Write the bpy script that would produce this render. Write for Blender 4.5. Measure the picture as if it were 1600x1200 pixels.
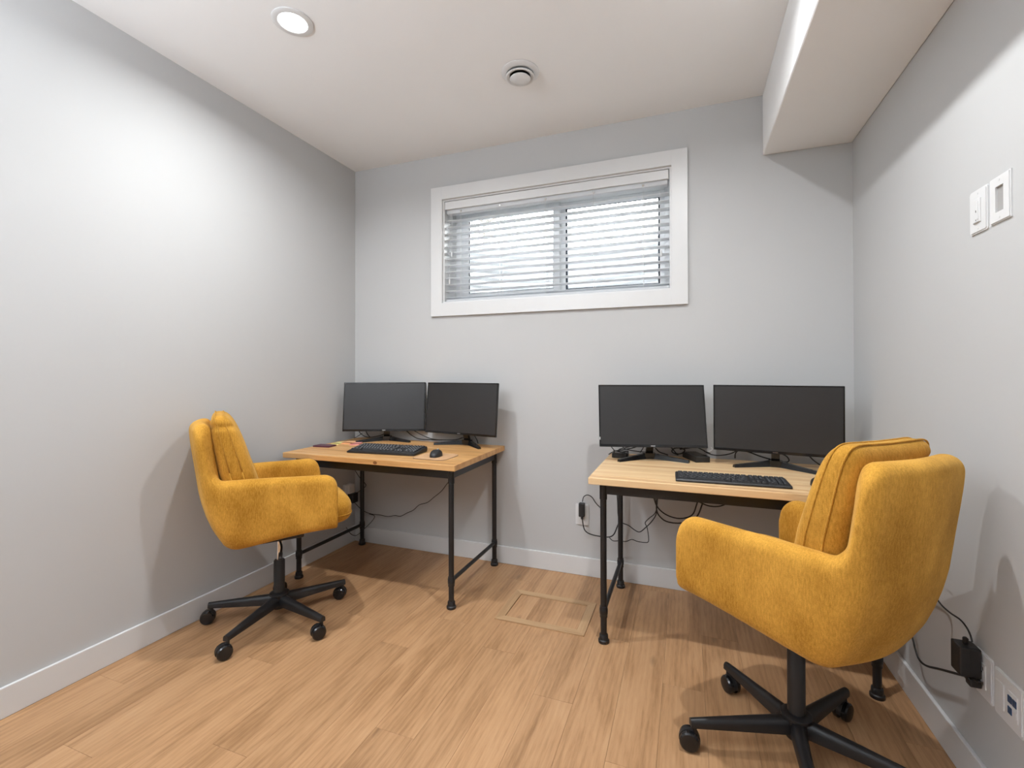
import bpy, bmesh, math, random
from mathutils import Vector, Matrix
random.seed(7)
sc = bpy.context.scene
for o in list(bpy.data.objects): bpy.data.objects.remove(o)
C = sc.collection

# ------------------------------------------------------------------ camera
FPX, YAW, V0, PIT, ROLL, CAMH = 724.70, 0.3595, 577.708, 0.0067, -0.0015, 1.2
XL, XR, YB, ZC = -2.238, 0.774, 2.735, 2.656          # left wall, right wall, back wall, ceiling
YF = -1.15                                            # wall behind the camera
SX, SZ = 0.380, 2.338                                 # soffit edge and underside
_c, _s = math.cos(YAW), math.sin(YAW)
Fw = Vector((-_s*math.cos(PIT), _c*math.cos(PIT), math.sin(PIT)))
Rt = Vector((_c, _s, 0)); Up = Rt.cross(Fw)
R2 = Rt*math.cos(ROLL) + Up*math.sin(ROLL); U2 = Up*math.cos(ROLL) - Rt*math.sin(ROLL)
CAM = Vector((0, 0, CAMH))
cd = bpy.data.cameras.new('camera'); cam = bpy.data.objects.new('camera', cd); C.objects.link(cam)
cd.sensor_width = 36.0; cd.lens = 36.0*FPX/1600.0; cd.shift_y = (V0-600.0)/1600.0; cd.clip_start = 0.02
cam.matrix_world = Matrix(((R2.x, U2.x, -Fw.x, 0), (R2.y, U2.y, -Fw.y, 0), (R2.z, U2.z, -Fw.z, CAMH), (0, 0, 0, 1)))
sc.camera = cam
def ray(u, v): return Fw + R2*((u-800)/FPX) + U2*((V0-v)/FPX)
def at_y(u, v, y): d = ray(u, v); return CAM + d*(y/d.y)
def at_z(u, v, z): d = ray(u, v); return CAM + d*((z-CAMH)/d.z)
def at_x(u, v, x): d = ray(u, v); return CAM + d*(x/d.x)

# ------------------------------------------------------------------ world, lamps, exposure
w = bpy.data.worlds.new('overcast_sky'); sc.world = w; w.use_nodes = True
bg = w.node_tree.nodes['Background']; bg.inputs[0].default_value = (0.985, 0.99, 1.0, 1); bg.inputs[1].default_value = 22.0
sc.view_settings.view_transform = 'Standard'; sc.view_settings.look = 'None'
sc.view_settings.gamma = 1.0; sc.view_settings.exposure = 0.0
try: sc.view_settings.use_curve_mapping = False
except Exception: pass
LAMPS = [(-1.52, 1.47, 18.5), (0.0, 1.46, 18.5)]          # recessed lights seen by their shadows
FILL_UPLIGHT = (-1.55, -0.75, 92)                           # added unseen torchiere behind the camera: soft fill light off the ceiling
LAMP_COL = (0.945, 0.975, 1.0)

# ------------------------------------------------------------------ helpers
def new_mat(name):
    m = bpy.data.materials.new(name); m.use_nodes = True
    return m, m.node_tree.nodes, m.node_tree.links, m.node_tree.nodes['Principled BSDF']
def node(N, t, **kw):
    n = N.new(t)
    for k, v in kw.items():
        if hasattr(n, k): setattr(n, k, v)
    return n
def mat(name, col, rough=0.5, metal=0.0, var=0.0, vscale=(8, 8, 8), bump=0.0, bscale=200, spec=0.5, sheen=0.0, coat=0.0, bdist=0.002):
    m, N, L, b = new_mat(name)
    b.inputs['Roughness'].default_value = rough; b.inputs['Metallic'].default_value = metal
    b.inputs['Specular IOR Level'].default_value = spec
    b.inputs['Coat Weight'].default_value = coat
    if sheen: b.inputs['Sheen Weight'].default_value = sheen
    b.inputs['Base Color'].default_value = (*col, 1)
    tc = node(N, 'ShaderNodeTexCoord')
    if var:
        mp = node(N, 'ShaderNodeMapping'); mp.inputs['Scale'].default_value = vscale
        nz = node(N, 'ShaderNodeTexNoise'); nz.inputs['Scale'].default_value = 1.0; nz.inputs['Detail'].default_value = 4
        L.new(tc.outputs['Object'], mp.inputs[0]); L.new(mp.outputs[0], nz.inputs['Vector'])
        rp = node(N, 'ShaderNodeValToRGB')
        rp.color_ramp.elements[0].position = 0.3; rp.color_ramp.elements[1].position = 0.7
        rp.color_ramp.elements[0].color = (*[c*(1-var) for c in col], 1)
        rp.color_ramp.elements[1].color = (*[min(1, c*(1+var)) for c in col], 1)
        L.new(nz.outputs['Fac'], rp.inputs[0]); L.new(rp.outputs[0], b.inputs['Base Color'])
    if bump:
        n2 = node(N, 'ShaderNodeTexNoise'); n2.inputs['Scale'].default_value = bscale; n2.inputs['Detail'].default_value = 3
        L.new(tc.outputs['Object'], n2.inputs['Vector'])
        bp = node(N, 'ShaderNodeBump'); bp.inputs['Strength'].default_value = bump; bp.inputs['Distance'].default_value = bdist
        L.new(n2.outputs['Fac'], bp.inputs['Height']); L.new(bp.outputs[0], b.inputs['Normal'])
    return m
def wood(name, dark, mid, light, axis='Y', rough=0.45, grain=38, tone=0.16, ringy=0.5, knots=0.5, blen=1.1, flen=5, wdist=9):
    """wood grain running along the local axis; every board gets its own tone and offset from its object"""
    m, N, L, b = new_mat(name)
    b.inputs['Roughness'].default_value = rough; b.inputs['Specular IOR Level'].default_value = 0.4
    tc = node(N, 'ShaderNodeTexCoord'); oi = node(N, 'ShaderNodeObjectInfo')
    ml = node(N, 'ShaderNodeMath', operation='MULTIPLY'); ml.inputs[1].default_value = 57.0
    L.new(oi.outputs['Random'], ml.inputs[0])
    ad = node(N, 'ShaderNodeVectorMath', operation='ADD')
    L.new(tc.outputs['Object'], ad.inputs[0]); L.new(ml.outputs[0], ad.inputs[1])
    def mp(sx, sl):
        q = node(N, 'ShaderNodeMapping')
        q.inputs['Scale'].default_value = (sx, sl, sx) if axis == 'Y' else (sl, sx, sx)
        L.new(ad.outputs[0], q.inputs[0]); return q
    broad = node(N, 'ShaderNodeTexNoise'); broad.inputs['Scale'].default_value = 1; broad.inputs['Detail'].default_value = 3
    broad.inputs['Distortion'].default_value = 0.9
    L.new(mp(11, blen).outputs[0], broad.inputs['Vector'])
    fine = node(N, 'ShaderNodeTexNoise'); fine.inputs['Scale'].default_value = 1; fine.inputs['Detail'].default_value = 5
    fine.inputs['Roughness'].default_value = 0.65
    L.new(mp(grain*5, flen).outputs[0], fine.inputs['Vector'])
    wv = node(N, 'ShaderNodeTexWave', bands_direction='X' if axis == 'Y' else 'Y', wave_profile='SIN')
    wv.inputs['Scale'].default_value = 1.0; wv.inputs['Distortion'].default_value = wdist; wv.inputs['Detail'].default_value = 3
    wv.inputs['Detail Scale'].default_value = 0.7
    L.new(mp(grain*0.42, 1.3).outputs[0], wv.inputs['Vector'])
    a1 = node(N, 'ShaderNodeMath', operation='MULTIPLY_ADD'); a1.inputs[1].default_value = 0.55*ringy; a1.inputs[2].default_value = 0.0
    L.new(wv.outputs['Fac'], a1.inputs[0])
    a2 = node(N, 'ShaderNodeMath', operation='MULTIPLY_ADD'); a2.inputs[1].default_value = 0.75
    L.new(broad.outputs['Fac'], a2.inputs[0]); L.new(a1.outputs[0], a2.inputs[2])
    a3 = node(N, 'ShaderNodeMath', operation='MULTIPLY_ADD'); a3.inputs[1].default_value = 0.5
    L.new(fine.outputs['Fac'], a3.inputs[0]); L.new(a2.outputs[0], a3.inputs[2])
    rp = node(N, 'ShaderNodeValToRGB'); e = rp.color_ramp.elements
    e[0].position = 0.42; e[0].color = (*dark, 1); e[1].position = 1.05; e[1].color = (*light, 1)
    k = e.new(0.70); k.color = (*mid, 1)
    L.new(a3.outputs[0], rp.inputs[0])
    # knots: small dark spots, sparse
    vo = node(N, 'ShaderNodeTexVoronoi'); vo.inputs['Scale'].default_value = 1
    L.new(mp(7, 2.2).outputs[0], vo.inputs['Vector'])
    kr = node(N, 'ShaderNodeValToRGB'); kr.color_ramp.elements[0].position = 0.03; kr.color_ramp.elements[1].position = 0.11
    kr.color_ramp.elements[0].color = (1-knots, 1-knots, 1-knots, 1); kr.color_ramp.elements[1].color = (1, 1, 1, 1)
    L.new(vo.outputs['Distance'], kr.inputs[0])
    mx = node(N, 'ShaderNodeMixRGB', blend_type='MULTIPLY'); mx.inputs[0].default_value = 1
    L.new(rp.outputs[0], mx.inputs[1]); L.new(kr.outputs[0], mx.inputs[2])
    tn = node(N, 'ShaderNodeMapRange'); tn.inputs['To Min'].default_value = 1-tone; tn.inputs['To Max'].default_value = 1+tone
    L.new(oi.outputs['Random'], tn.inputs['Value'])
    m2 = node(N, 'ShaderNodeVectorMath', operation='SCALE')
    L.new(mx.outputs[0], m2.inputs[0]); L.new(tn.outputs[0], m2.inputs['Scale'])
    L.new(m2.outputs[0], b.inputs['Base Color'])
    bp = node(N, 'ShaderNodeBump'); bp.inputs['Strength'].default_value = 0.12; bp.inputs['Distance'].default_value = 0.001
    L.new(fine.outputs['Fac'], bp.inputs['Height']); L.new(bp.outputs[0], b.inputs['Normal'])
    return m
def fabric(name, dark, light):
    m, N, L, b = new_mat(name)
    b.inputs['Roughness'].default_value = 0.9; b.inputs['Specular IOR Level'].default_value = 0.15
    b.inputs['Sheen Weight'].default_value = 0.35; b.inputs['Sheen Roughness'].default_value = 0.45
    b.inputs['Sheen Tint'].default_value = (1.0, 0.72, 0.30, 1)
    tc = node(N, 'ShaderNodeTexCoord')
    def nz(s, d, r=0.5):
        mp = node(N, 'ShaderNodeMapping'); mp.inputs['Scale'].default_value = s
        n = node(N, 'ShaderNodeTexNoise'); n.inputs['Scale'].default_value = 1; n.inputs['Detail'].default_value = d; n.inputs['Roughness'].default_value = r
        L.new(tc.outputs['Object'], mp.inputs[0]); L.new(mp.outputs[0], n.inputs['Vector']); return n
    big = nz((7, 7, 4), 3); streak = nz((230, 230, 55), 3, 0.65); weave = nz((420, 420, 520), 2, 0.5)
    s1 = node(N, 'ShaderNodeMath', operation='MULTIPLY'); s1.inputs[1].default_value = 0.50; L.new(big.outputs['Fac'], s1.inputs[0])
    s2 = node(N, 'ShaderNodeMath', operation='MULTIPLY_ADD'); s2.inputs[1].default_value = 0.34; L.new(streak.outputs['Fac'], s2.inputs[0]); L.new(s1.outputs[0], s2.inputs[2])
    s3 = node(N, 'ShaderNodeMath', operation='MULTIPLY_ADD'); s3.inputs[1].default_value = 0.22; L.new(weave.outputs['Fac'], s3.inputs[0]); L.new(s2.outputs[0], s3.inputs[2])
    rp = node(N, 'ShaderNodeValToRGB'); e = rp.color_ramp.elements
    e[0].position = 0.42; e[0].color = (*dark, 1); e[1].position = 0.68; e[1].color = (*light, 1)
    L.new(s3.outputs[0], rp.inputs[0]); L.new(rp.outputs[0], b.inputs['Base Color'])
    bp = node(N, 'ShaderNodeBump'); bp.inputs['Strength'].default_value = 0.5; bp.inputs['Distance'].default_value = 0.0015
    h = node(N, 'ShaderNodeMath', operation='ADD'); L.new(streak.outputs['Fac'], h.inputs[0]); L.new(weave.outputs['Fac'], h.inputs[1])
    L.new(h.outputs[0], bp.inputs['Height']); L.new(bp.outputs[0], b.inputs['Normal'])
    return m

def obj(name, bm, m=None, parent=None, smooth=False, loc=None, rotz=None, angle=None):
    me = bpy.data.meshes.new(name)
    if isinstance(bm, bpy.types.Mesh): me = bm
    else:
        bmesh.ops.recalc_face_normals(bm, faces=bm.faces); bm.to_mesh(me); bm.free()
    if m is not None and not me.materials: me.materials.append(m)
    if smooth:
        me.shade_smooth()
        if angle is not None: me.set_sharp_from_angle(angle=math.radians(angle))
    o = bpy.data.objects.new(name, me); C.objects.link(o)
    if parent: o.parent = parent
    if loc is not None: o.location = loc
    if rotz is not None: o.rotation_euler = (0, 0, rotz)
    return o
def tag(o, label=None, cat=None, group=None, kind=None):
    if label: o['label'] = label
    if cat: o['category'] = cat
    if group: o['group'] = group
    if kind: o['kind'] = kind
    return o
def thing(name, label, cat, loc=(0, 0, 0), rotz=0.0, group=None):
    o = bpy.data.objects.new(name, None); C.objects.link(o); o.empty_display_size = 0.05
    o.location = loc; o.rotation_euler = (0, 0, rotz)
    return tag(o, label, cat, group)
def box(bm, x0, x1, y0, y1, z0, z1, bev=0.0, seg=2, M=None):
    vs = [bm.verts.new((x, y, z)) for x in (x0, x1) for y in (y0, y1) for z in (z0, z1)]
    fs = [bm.faces.new([vs[i] for i in f]) for f in ((0, 1, 3, 2), (4, 6, 7, 5), (0, 4, 5, 1), (2, 3, 7, 6), (0, 2, 6, 4), (1, 5, 7, 3))]
    out = vs
    if bev:
        es = list({e for f in fs for e in f.edges})
        r = bmesh.ops.bevel(bm, geom=es, offset=bev, segments=seg, affect='EDGES', profile=0.5)
        out = list({v for f in r['faces'] for v in f.verts} | {v for v in vs if v.is_valid})
    if M is not None:
        for v in out: v.co = M @ v.co
    return out
def bbox(x0, x1, y0, y1, z0, z1, bev=0.0, seg=2, M=None):
    bm = bmesh.new(); box(bm, x0, x1, y0, y1, z0, z1, bev, seg, M); return bm
def frame_axes(d):
    d = d.normalized(); a = Vector((0, 0, 1)) if abs(d.z) < 0.95 else Vector((1, 0, 0))
    x = d.cross(a).normalized(); return x, d.cross(x).normalized()
def loft(bm, rings, cap=True, closed=True):
    R = [[bm.verts.new(p) for p in r] for r in rings]; n = len(R[0])
    for a, b in zip(R, R[1:]):
        for i in range(n if closed else n-1):
            j = (i+1) % n
            bm.faces.new((a[i], a[j], b[j], b[i]))
    if cap and closed:
        bm.faces.new(R[0][::-1]); bm.faces.new(R[-1])
    return R
def cyl(bm, p0, p1, r0, r1=None, n=16):
    p0, p1 = Vector(p0), Vector(p1); r1 = r0 if r1 is None else r1
    x, y = frame_axes(p1-p0)
    loft(bm, [[p+x*(r*math.cos(2*math.pi*i/n))+y*(r*math.sin(2*math.pi*i/n)) for i in range(n)] for p, r in ((p0, r0), (p1, r1))])
def lathe(bm, prof, n=24, M=None):
    """profile of (radius, z); open ends are capped"""
    rings = [[Vector((r*math.cos(2*math.pi*i/n), r*math.sin(2*math.pi*i/n), z)) for i in range(n)] for r, z in prof]
    if M is not None: rings = [[M @ p for p in r] for r in rings]
    loft(bm, rings)
def smooth_path(pts, k=6):
    P = [Vector(p) for p in pts]; out = []
    for i in range(len(P)-1):
        a = P[i-1] if i else P[i]*2-P[i+1]; b, c = P[i], P[i+1]; d = P[i+2] if i+2 < len(P) else c*2-b
        for s in range(k):
            t = s/k
            out.append(0.5*((2*b)+(c-a)*t+(2*a-5*b+4*c-d)*t*t+(3*b-a-3*c+d)*t**3))
    out.append(P[-1]); return out
def tube(bm, pts, r, n=8, k=6):
    P = smooth_path(pts, k) if k > 1 else [Vector(p) for p in pts]
    rings = []; x = None
    for i, p in enumerate(P):
        d = (P[min(i+1, len(P)-1)]-P[max(i-1, 0)]).normalized()
        if x is None: x, _ = frame_axes(d)
        x = (x-d*x.dot(d)).normalized(); y = d.cross(x)
        rr = r(i/(len(P)-1)) if callable(r) else r
        rings.append([p+x*(rr*math.cos(2*math.pi*j/n))+y*(rr*math.sin(2*math.pi*j/n)) for j in range(n)])
    loft(bm, rings)
def prism(bm, outline, z0, z1, M=None):
    rings = [[Vector((x, y, z)) for x, y in outline] for z in (z0, z1)]
    if M is not None: rings = [[M @ p for p in r] for r in rings]
    loft(bm, rings)
def rrect(w, h, r, n=5, cx=0, cy=0):
    pts = []
    for sx, sy, a0 in ((1, 1, 0), (-1, 1, 90), (-1, -1, 180), (1, -1, 270)):
        for i in range(n+1):
            a = math.radians(a0+90*i/n)
            pts.append((cx+sx*(w/2-r)+r*math.cos(a), cy+sy*(h/2-r)+r*math.sin(a)))
    return pts
def struct(name, bm, m, label=None, parent=None):
    o = obj(name, bm, m, parent)
    if parent is None: tag(o, label, None, None, 'structure')
    return o

# ------------------------------------------------------------------ materials
M_WALL = mat('wall_paint', (0.53, 0.53, 0.525), 0.75, var=0.012, vscale=(1.5, 1.5, 1.5), bump=0.06, bscale=260, bdist=0.001, spec=0.3)
M_CEIL = mat('ceiling_paint', (0.88, 0.88, 0.875), 0.85, var=0.01, vscale=(2, 2, 2), bump=0.12, bscale=180, bdist=0.001, spec=0.2)
M_TRIM = mat('trim_white', (0.68, 0.68, 0.675), 0.35, var=0.008, bump=0.02, bscale=90)
M_VINYL = mat('vinyl_white', (0.82, 0.83, 0.84), 0.4, var=0.008)
M_PLATE = mat('white_plastic', (0.70, 0.70, 0.695), 0.35, var=0.005)
M_HOLE = mat('dark_slot', (0.02, 0.02, 0.02), 0.7, var=0.1)
M_GREYHOLE = mat('grey_recess', (0.35, 0.34, 0.33), 0.7, var=0.05)
M_GASKET = mat('dark_gasket', (0.035, 0.045, 0.06), 0.6, var=0.1)
M_BLACK = mat('black_powder_coat', (0.012, 0.012, 0.013), 0.42, var=0.15, vscale=(20, 20, 20), bump=0.05, bscale=500)
M_BLACKP = mat('black_plastic', (0.014, 0.014, 0.015), 0.45, var=0.1, bump=0.03, bscale=700)
M_BLACKG = mat('glossy_black_plastic', (0.010, 0.010, 0.011), 0.16, var=0.1)
M_CABLE = mat('black_cable', (0.010, 0.010, 0.010), 0.5, var=0.1)
M_WCABLE = mat('white_cable', (0.75, 0.75, 0.74), 0.5, var=0.03)
M_SCREEN = mat('matte_screen', (0.021, 0.020, 0.020), 0.42, var=0.05, spec=0.55)
M_CHROME = mat('chrome', (0.75, 0.75, 0.76), 0.12, metal=1.0, var=0.03)
M_KEY = mat('key_caps', (0.028, 0.029, 0.032), 0.5, var=0.2, vscale=(60, 60, 60))
M_LEGEND = mat('key_legends', (0.6, 0.62, 0.64), 0.5, var=0.1)
M_BLUE = mat('blue_jack', (0.012, 0.05, 0.13), 0.4, var=0.1)
M_FLOOR = wood('floor_oak', (0.28, 0.145, 0.063), (0.47, 0.265, 0.130), (0.57, 0.345, 0.182), 'Y', 0.42, 36, 0.06, 0.16, 0.30, blen=1.8, flen=12)
M_HATCH, M_HATCHX = [wood('hatch_oak_'+a_.lower(), (0.36, 0.21, 0.10), (0.50, 0.315, 0.165), (0.57, 0.375, 0.21), a_, 0.45, 40, 0.03, 0.12, 0.05, flen=13) for a_ in 'YX']
M_GAP = mat('floor_joint', (0.24, 0.14, 0.075), 0.9, var=0.1)
M_PINE_A = wood('pine_honey', (0.40, 0.185, 0.055), (0.62, 0.335, 0.125), (0.70, 0.42, 0.18), 'X', 0.38, 10, 0.05, 0.30, 0.30)
M_PINE_B = wood('pine_pale', (0.48, 0.23, 0.09), (0.72, 0.475, 0.245), (0.78, 0.56, 0.32), 'X', 0.38, 9, 0.05, 0.55, 0.12, blen=0.7, flen=3, wdist=5)
M_KNOT = mat('pine_knot', (0.20, 0.075, 0.02), 0.5, var=0.3, vscale=(120, 120, 120))
M_MUSTARD = fabric('mustard_chenille', (0.37, 0.168, 0.015), (0.74, 0.385, 0.064))
M_STEEL = mat('galvanised_steel', (0.20, 0.205, 0.21), 0.6, metal=0.2, var=0.12, vscale=(9, 9, 9))
M_SNOW = mat('snow', (0.88, 0.90, 0.92), 0.9, var=0.03, bump=0.3, bscale=20, bdist=0.02)
M_BARK = mat('bark', (0.08, 0.07, 0.06), 0.9, var=0.3, vscale=(30, 30, 6), bump=0.5, bscale=60)
M_LEAF = mat('frosted_leaves', (0.075, 0.085, 0.08), 0.8, var=0.25, vscale=(3, 3, 3))
M_LENS, N_, L_, B_ = new_mat('lamp_lens')
B_.inputs['Base Color'].default_value = (0.9, 0.9, 0.88, 1); B_.inputs['Emission Color'].default_value = (*LAMP_COL, 1); B_.inputs['Emission Strength'].default_value = 6.0
M_GLASS, N_, L_, B_ = new_mat('window_glass')
tr = N_.new('ShaderNodeBsdfTransparent'); gl = N_.new('ShaderNodeBsdfGlossy'); gl.inputs['Roughness'].default_value = 0.02
fr = N_.new('ShaderNodeFresnel'); fr.inputs['IOR'].default_value = 1.45; mx = N_.new('ShaderNodeMixShader')
tr.inputs[0].default_value = (0.96, 0.98, 0.98, 1)
L_.new(fr.outputs[0], mx.inputs[0]); L_.new(tr.outputs[0], mx.inputs[1]); L_.new(gl.outputs[0], mx.inputs[2])
L_.new(mx.outputs[0], N_['Material Output'].inputs['Surface'])
M_SLAT, N_, L_, B_ = new_mat('blind_slat')
B_.inputs['Base Color'].default_value = (0.86, 0.865, 0.87, 1); B_.inputs['Roughness'].default_value = 0.4
ts = N_.new('ShaderNodeBsdfTranslucent'); ts.inputs[0].default_value = (0.8, 0.82, 0.85, 1); mx = N_.new('ShaderNodeMixShader'); mx.inputs[0].default_value = 0.45
L_.new(B_.outputs[0], mx.inputs[1]); L_.new(ts.outputs[0], mx.inputs[2]); L_.new(mx.outputs[0], N_['Material Output'].inputs['Surface'])

# ------------------------------------------------------------------ room shell
OX0, OX1, OZ0, OZ1 = -1.518, -0.074, 1.664, 2.354     # window opening
WT = 0.30
fl = struct('floor', bbox(XL-0.2, XR+0.2, YF-0.2, YB+WT, -0.12, -0.004), M_GAP, 'light oak plank floor')
PW, PL = 0.150, 1.22
pm = bbox(-PW/2+0.0003, PW/2-0.0003, -PL/2+0.0003, PL/2-0.0003, -0.004, 0.0, 0.0004, 1)
pmesh = bpy.data.meshes.new('plank'); pm.to_mesh(pmesh); pm.free(); pmesh.materials.append(M_FLOOR)
px0 = -0.84 - PW*10
offs = [0.0, 0.42, 0.83, 0.21, 0.66, 1.02, 0.35, 0.9, 0.12, 0.55]
for i in range(22):
    xc = px0 + PW*(i+0.5)
    if xc-PW/2 > XR: break
    y = 1.865 - 4*PL + (offs[i % 10]*PL if i != 10 else 0)
    while y < YB:
        y0, y1 = max(y, YF), min(y+PL, YB); x0, x1 = max(xc-PW/2, XL), min(xc+PW/2, XR)
        if y1-y0 > 0.02 and x1-x0 > 0.01:
            if y1-y0 > PL-0.001 and x1-x0 > PW-0.001:
                o = bpy.data.objects.new('plank', pmesh); C.objects.link(o); o.parent = fl
            else:
                hw, hl = (x1-x0)/2, (y1-y0)/2
                o = obj('plank', bbox(-hw+0.0003, hw-0.0003, -hl+0.0003, hl-0.0003, -0.004, 0.0, 0.0004, 1), M_FLOOR, fl)
            o.location = ((x0+x1)/2, (y0+y1)/2, 0)
        y += PL
struct('ceiling', bbox(XL-0.2, XR+0.2, YF-0.2, YB+WT, ZC, ZC+0.15), M_CEIL, 'flat white ceiling')
struct('wall_left', bbox(XL-0.2, XL, YF-0.2, YB+WT, 0, ZC), M_WALL, 'pale grey wall beside the chair')
struct('wall_right', bbox(XR, XR+0.2, YF-0.2, YB+WT, 0, ZC), M_WALL, 'pale grey wall with switch plates')
bm = bmesh.new()
for a in ((XL, OX0, 0, ZC), (OX1, XR, 0, ZC), (OX0, OX1, 0, OZ0), (OX0, OX1, OZ1, ZC)): box(bm, a[0], a[1], YB, YB+WT, a[2], a[3])
struct('wall_back', bm, M_WALL, 'pale grey wall around the window')
struct('wall_front', bbox(XL, XR, YF-0.2, YF, 0, ZC), M_WALL, 'pale grey wall opposite the window')
struct('soffit', bbox(SX, XR, YF, YB, SZ, ZC, 0.004, 1), M_CEIL, 'boxed ceiling bulkhead along the switch wall')
# baseboards with an eased top edge
BH, BT = 0.108, 0.013
def baseboard(name, x0, x1, y0, y1, label): struct(name, bbox(x0, x1, y0, y1, 0, BH, 0.003, 2), M_TRIM, label)
baseboard('baseboard_left', XL, XL+BT, YF, YB, 'white baseboard of the chair wall')
baseboard('baseboard_back', XL+BT, XR-BT, YB-BT, YB, 'white baseboard under the window wall')
baseboard('baseboard_right', XR-BT, XR, YF, YB, 'white baseboard of the switch wall')
baseboard('baseboard_front', XL+BT, XR-BT, YF, YF+BT, 'white baseboard opposite the window')
# casing
tr_ = tag(bpy.data.objects.new('trim_1', None), 'flat white window casing', None, None, 'structure'); C.objects.link(tr_)
CX0, CX1, CZ0, CZ1, CT = -1.602, 0.010, 1.577, 2.438, 0.018
def casing(x0, x1, z0, z1): obj('casing_board', bbox(x0, x1, YB-CT, YB, z0, z1, 0.0006, 1), M_TRIM, tr_)
casing(CX0, OX0, CZ0, CZ1); casing(OX1, CX1, CZ0, CZ1); casing(OX0, OX1, OZ1, CZ1); casing(OX0, OX1, CZ0, OZ0)
# window: jamb liner, frame, sliding sash, fixed pane
win = tag(bpy.data.objects.new('window_1', None), 'white two-pane basement slider window behind the blind', None, None, 'structure'); C.objects.link(win)
JT = 0.010
def jamb(x0, x1, z0, z1): obj('jamb', bbox(x0, x1, YB, YB+0.25, z0, z1), M_TRIM, win)
jamb(OX0, OX0+JT, OZ0, OZ1); jamb(OX1-JT, OX1, OZ0, OZ1); jamb(OX0+JT, OX1-JT, OZ1-JT, OZ1); jamb(OX0+JT, OX1-JT, OZ0, OZ0+JT)
def ring(name, x0, x1, z0, z1, y0, y1, t, m, parent, tl=None, tb=None):
    tl = t if tl is None else tl; tb = t if tb is None else tb
    bm = bmesh.new()
    box(bm, x0, x0+tl, y0, y1, z0, z1, 0.002, 1); box(bm, x1-t, x1, y0, y1, z0, z1, 0.002, 1)
    box(bm, x0+tl, x1-t, y0, y1, z1-t, z1, 0.002, 1); box(bm, x0+tl, x1-t, y0, y1, z0, z0+tb, 0.002, 1)
    return obj(name, bm, m, parent)
fx0, fx1, fz0, fz1 = OX0+JT, OX1-JT, OZ0+JT, OZ1-JT
ring('frame', fx0, fx1, fz0, fz1, YB+0.17, YB+0.25, 0.034, M_VINYL, win)
s1 = ring('sash', fx0+0.034, -0.765, fz0+0.034, fz1-0.034, YB+0.180, YB+0.212, 0.042, M_VINYL, win, tl=0.055)
ring('gasket', fx0+0.088, -0.806, fz0+0.075, fz1-0.075, YB+0.190, YB+0.200, 0.006, M_GASKET, s1)
obj('pane', bbox(fx0+0.088, -0.806, YB+0.193, YB+0.197, fz0+0.075, fz1-0.075), M_GLASS, s1)
s2 = ring('sash', -0.80, fx1-0.034, fz0+0.034, fz1-0.034, YB+0.216, YB+0.245, 0.03, M_VINYL, win, tl=0.066)
ring('gasket', -0.735, fx1-0.063, fz0+0.063, fz1-0.063, YB+0.218, YB+0.243, 0.011, M_GASKET, s2)
obj('pane', bbox(-0.735, fx1-0.063, YB+0.229, YB+0.233, fz0+0.063, fz1-0.063), M_GLASS, s2)

# ------------------------------------------------------------------ outside the window: well, snow, tree
bm = bmesh.new()
n = 48; rings = []
for k in range(91):
    z = 1.42 + 0.86*k/90; r = 1.0 + 0.012*math.sin(2*math.pi*z/0.068)
    rings.append([Vector((-0.80 + 1.08*r*math.cos(math.pi*i/n), YB+WT+0.005 + 0.92*r*math.sin(math.pi*i/n), z)) for i in range(n+1)])
R_ = loft(bm, rings, cap=False, closed=False)
rim = [Vector((-0.80+1.10*math.cos(math.pi*i/n), YB+WT+0.005+0.94*math.sin(math.pi*i/n), 2.28)) for i in range(n+1)]
well = thing('window_well', 'corrugated steel window well outside the basement window', 'window well', (0, 0, 0))
wl = obj('corrugated_wall', bm, M_STEEL, well, True)
sd = wl.modifiers.new('s', 'SOLIDIFY'); sd.thickness = 0.004
bm = bmesh.new(); tube(bm, rim, 0.014, 8, 1); obj('rim', bm, M_STEEL, well, True)
# snow: ground around the well and its floor
bm = bmesh.new(); yy = YB+WT
box(bm, -1.88, 0.28, yy, yy+0.96, 1.30, 1.44)
tag(obj('well_bed', bm, M_SNOW), 'snowy bed at the bottom of the window well', None, None, 'structure')
bm = bmesh.new()
inner = [Vector((-0.80+1.10*math.cos(math.pi*i/n), yy+0.94*math.sin(math.pi*i/n), 2.24)) for i in range(n+1)]
outer = [Vector((-0.80+14*math.cos(math.pi*i/n), yy+16*math.sin(math.pi*i/n), 2.24)) for i in range(n+1)]
loft(bm, [inner, outer], cap=False, closed=False)
tag(obj('ground', bm, M_SNOW), 'snowy ground outside the window', None, None, 'structure')
tree = thing('tree', 'frosted tree beyond the window well', 'tree', (-3.3, 7.4, 2.24))
bm = bmesh.new(); lf = bmesh.new(); rnd = random.Random(3)
tube(bm, [(0, 0, -0.05), (0.05, 0, 1.0), (0.0, 0.05, 2.2), (0.08, 0, 3.6)], lambda t: 0.10*(1-0.75*t), 8)
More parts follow.
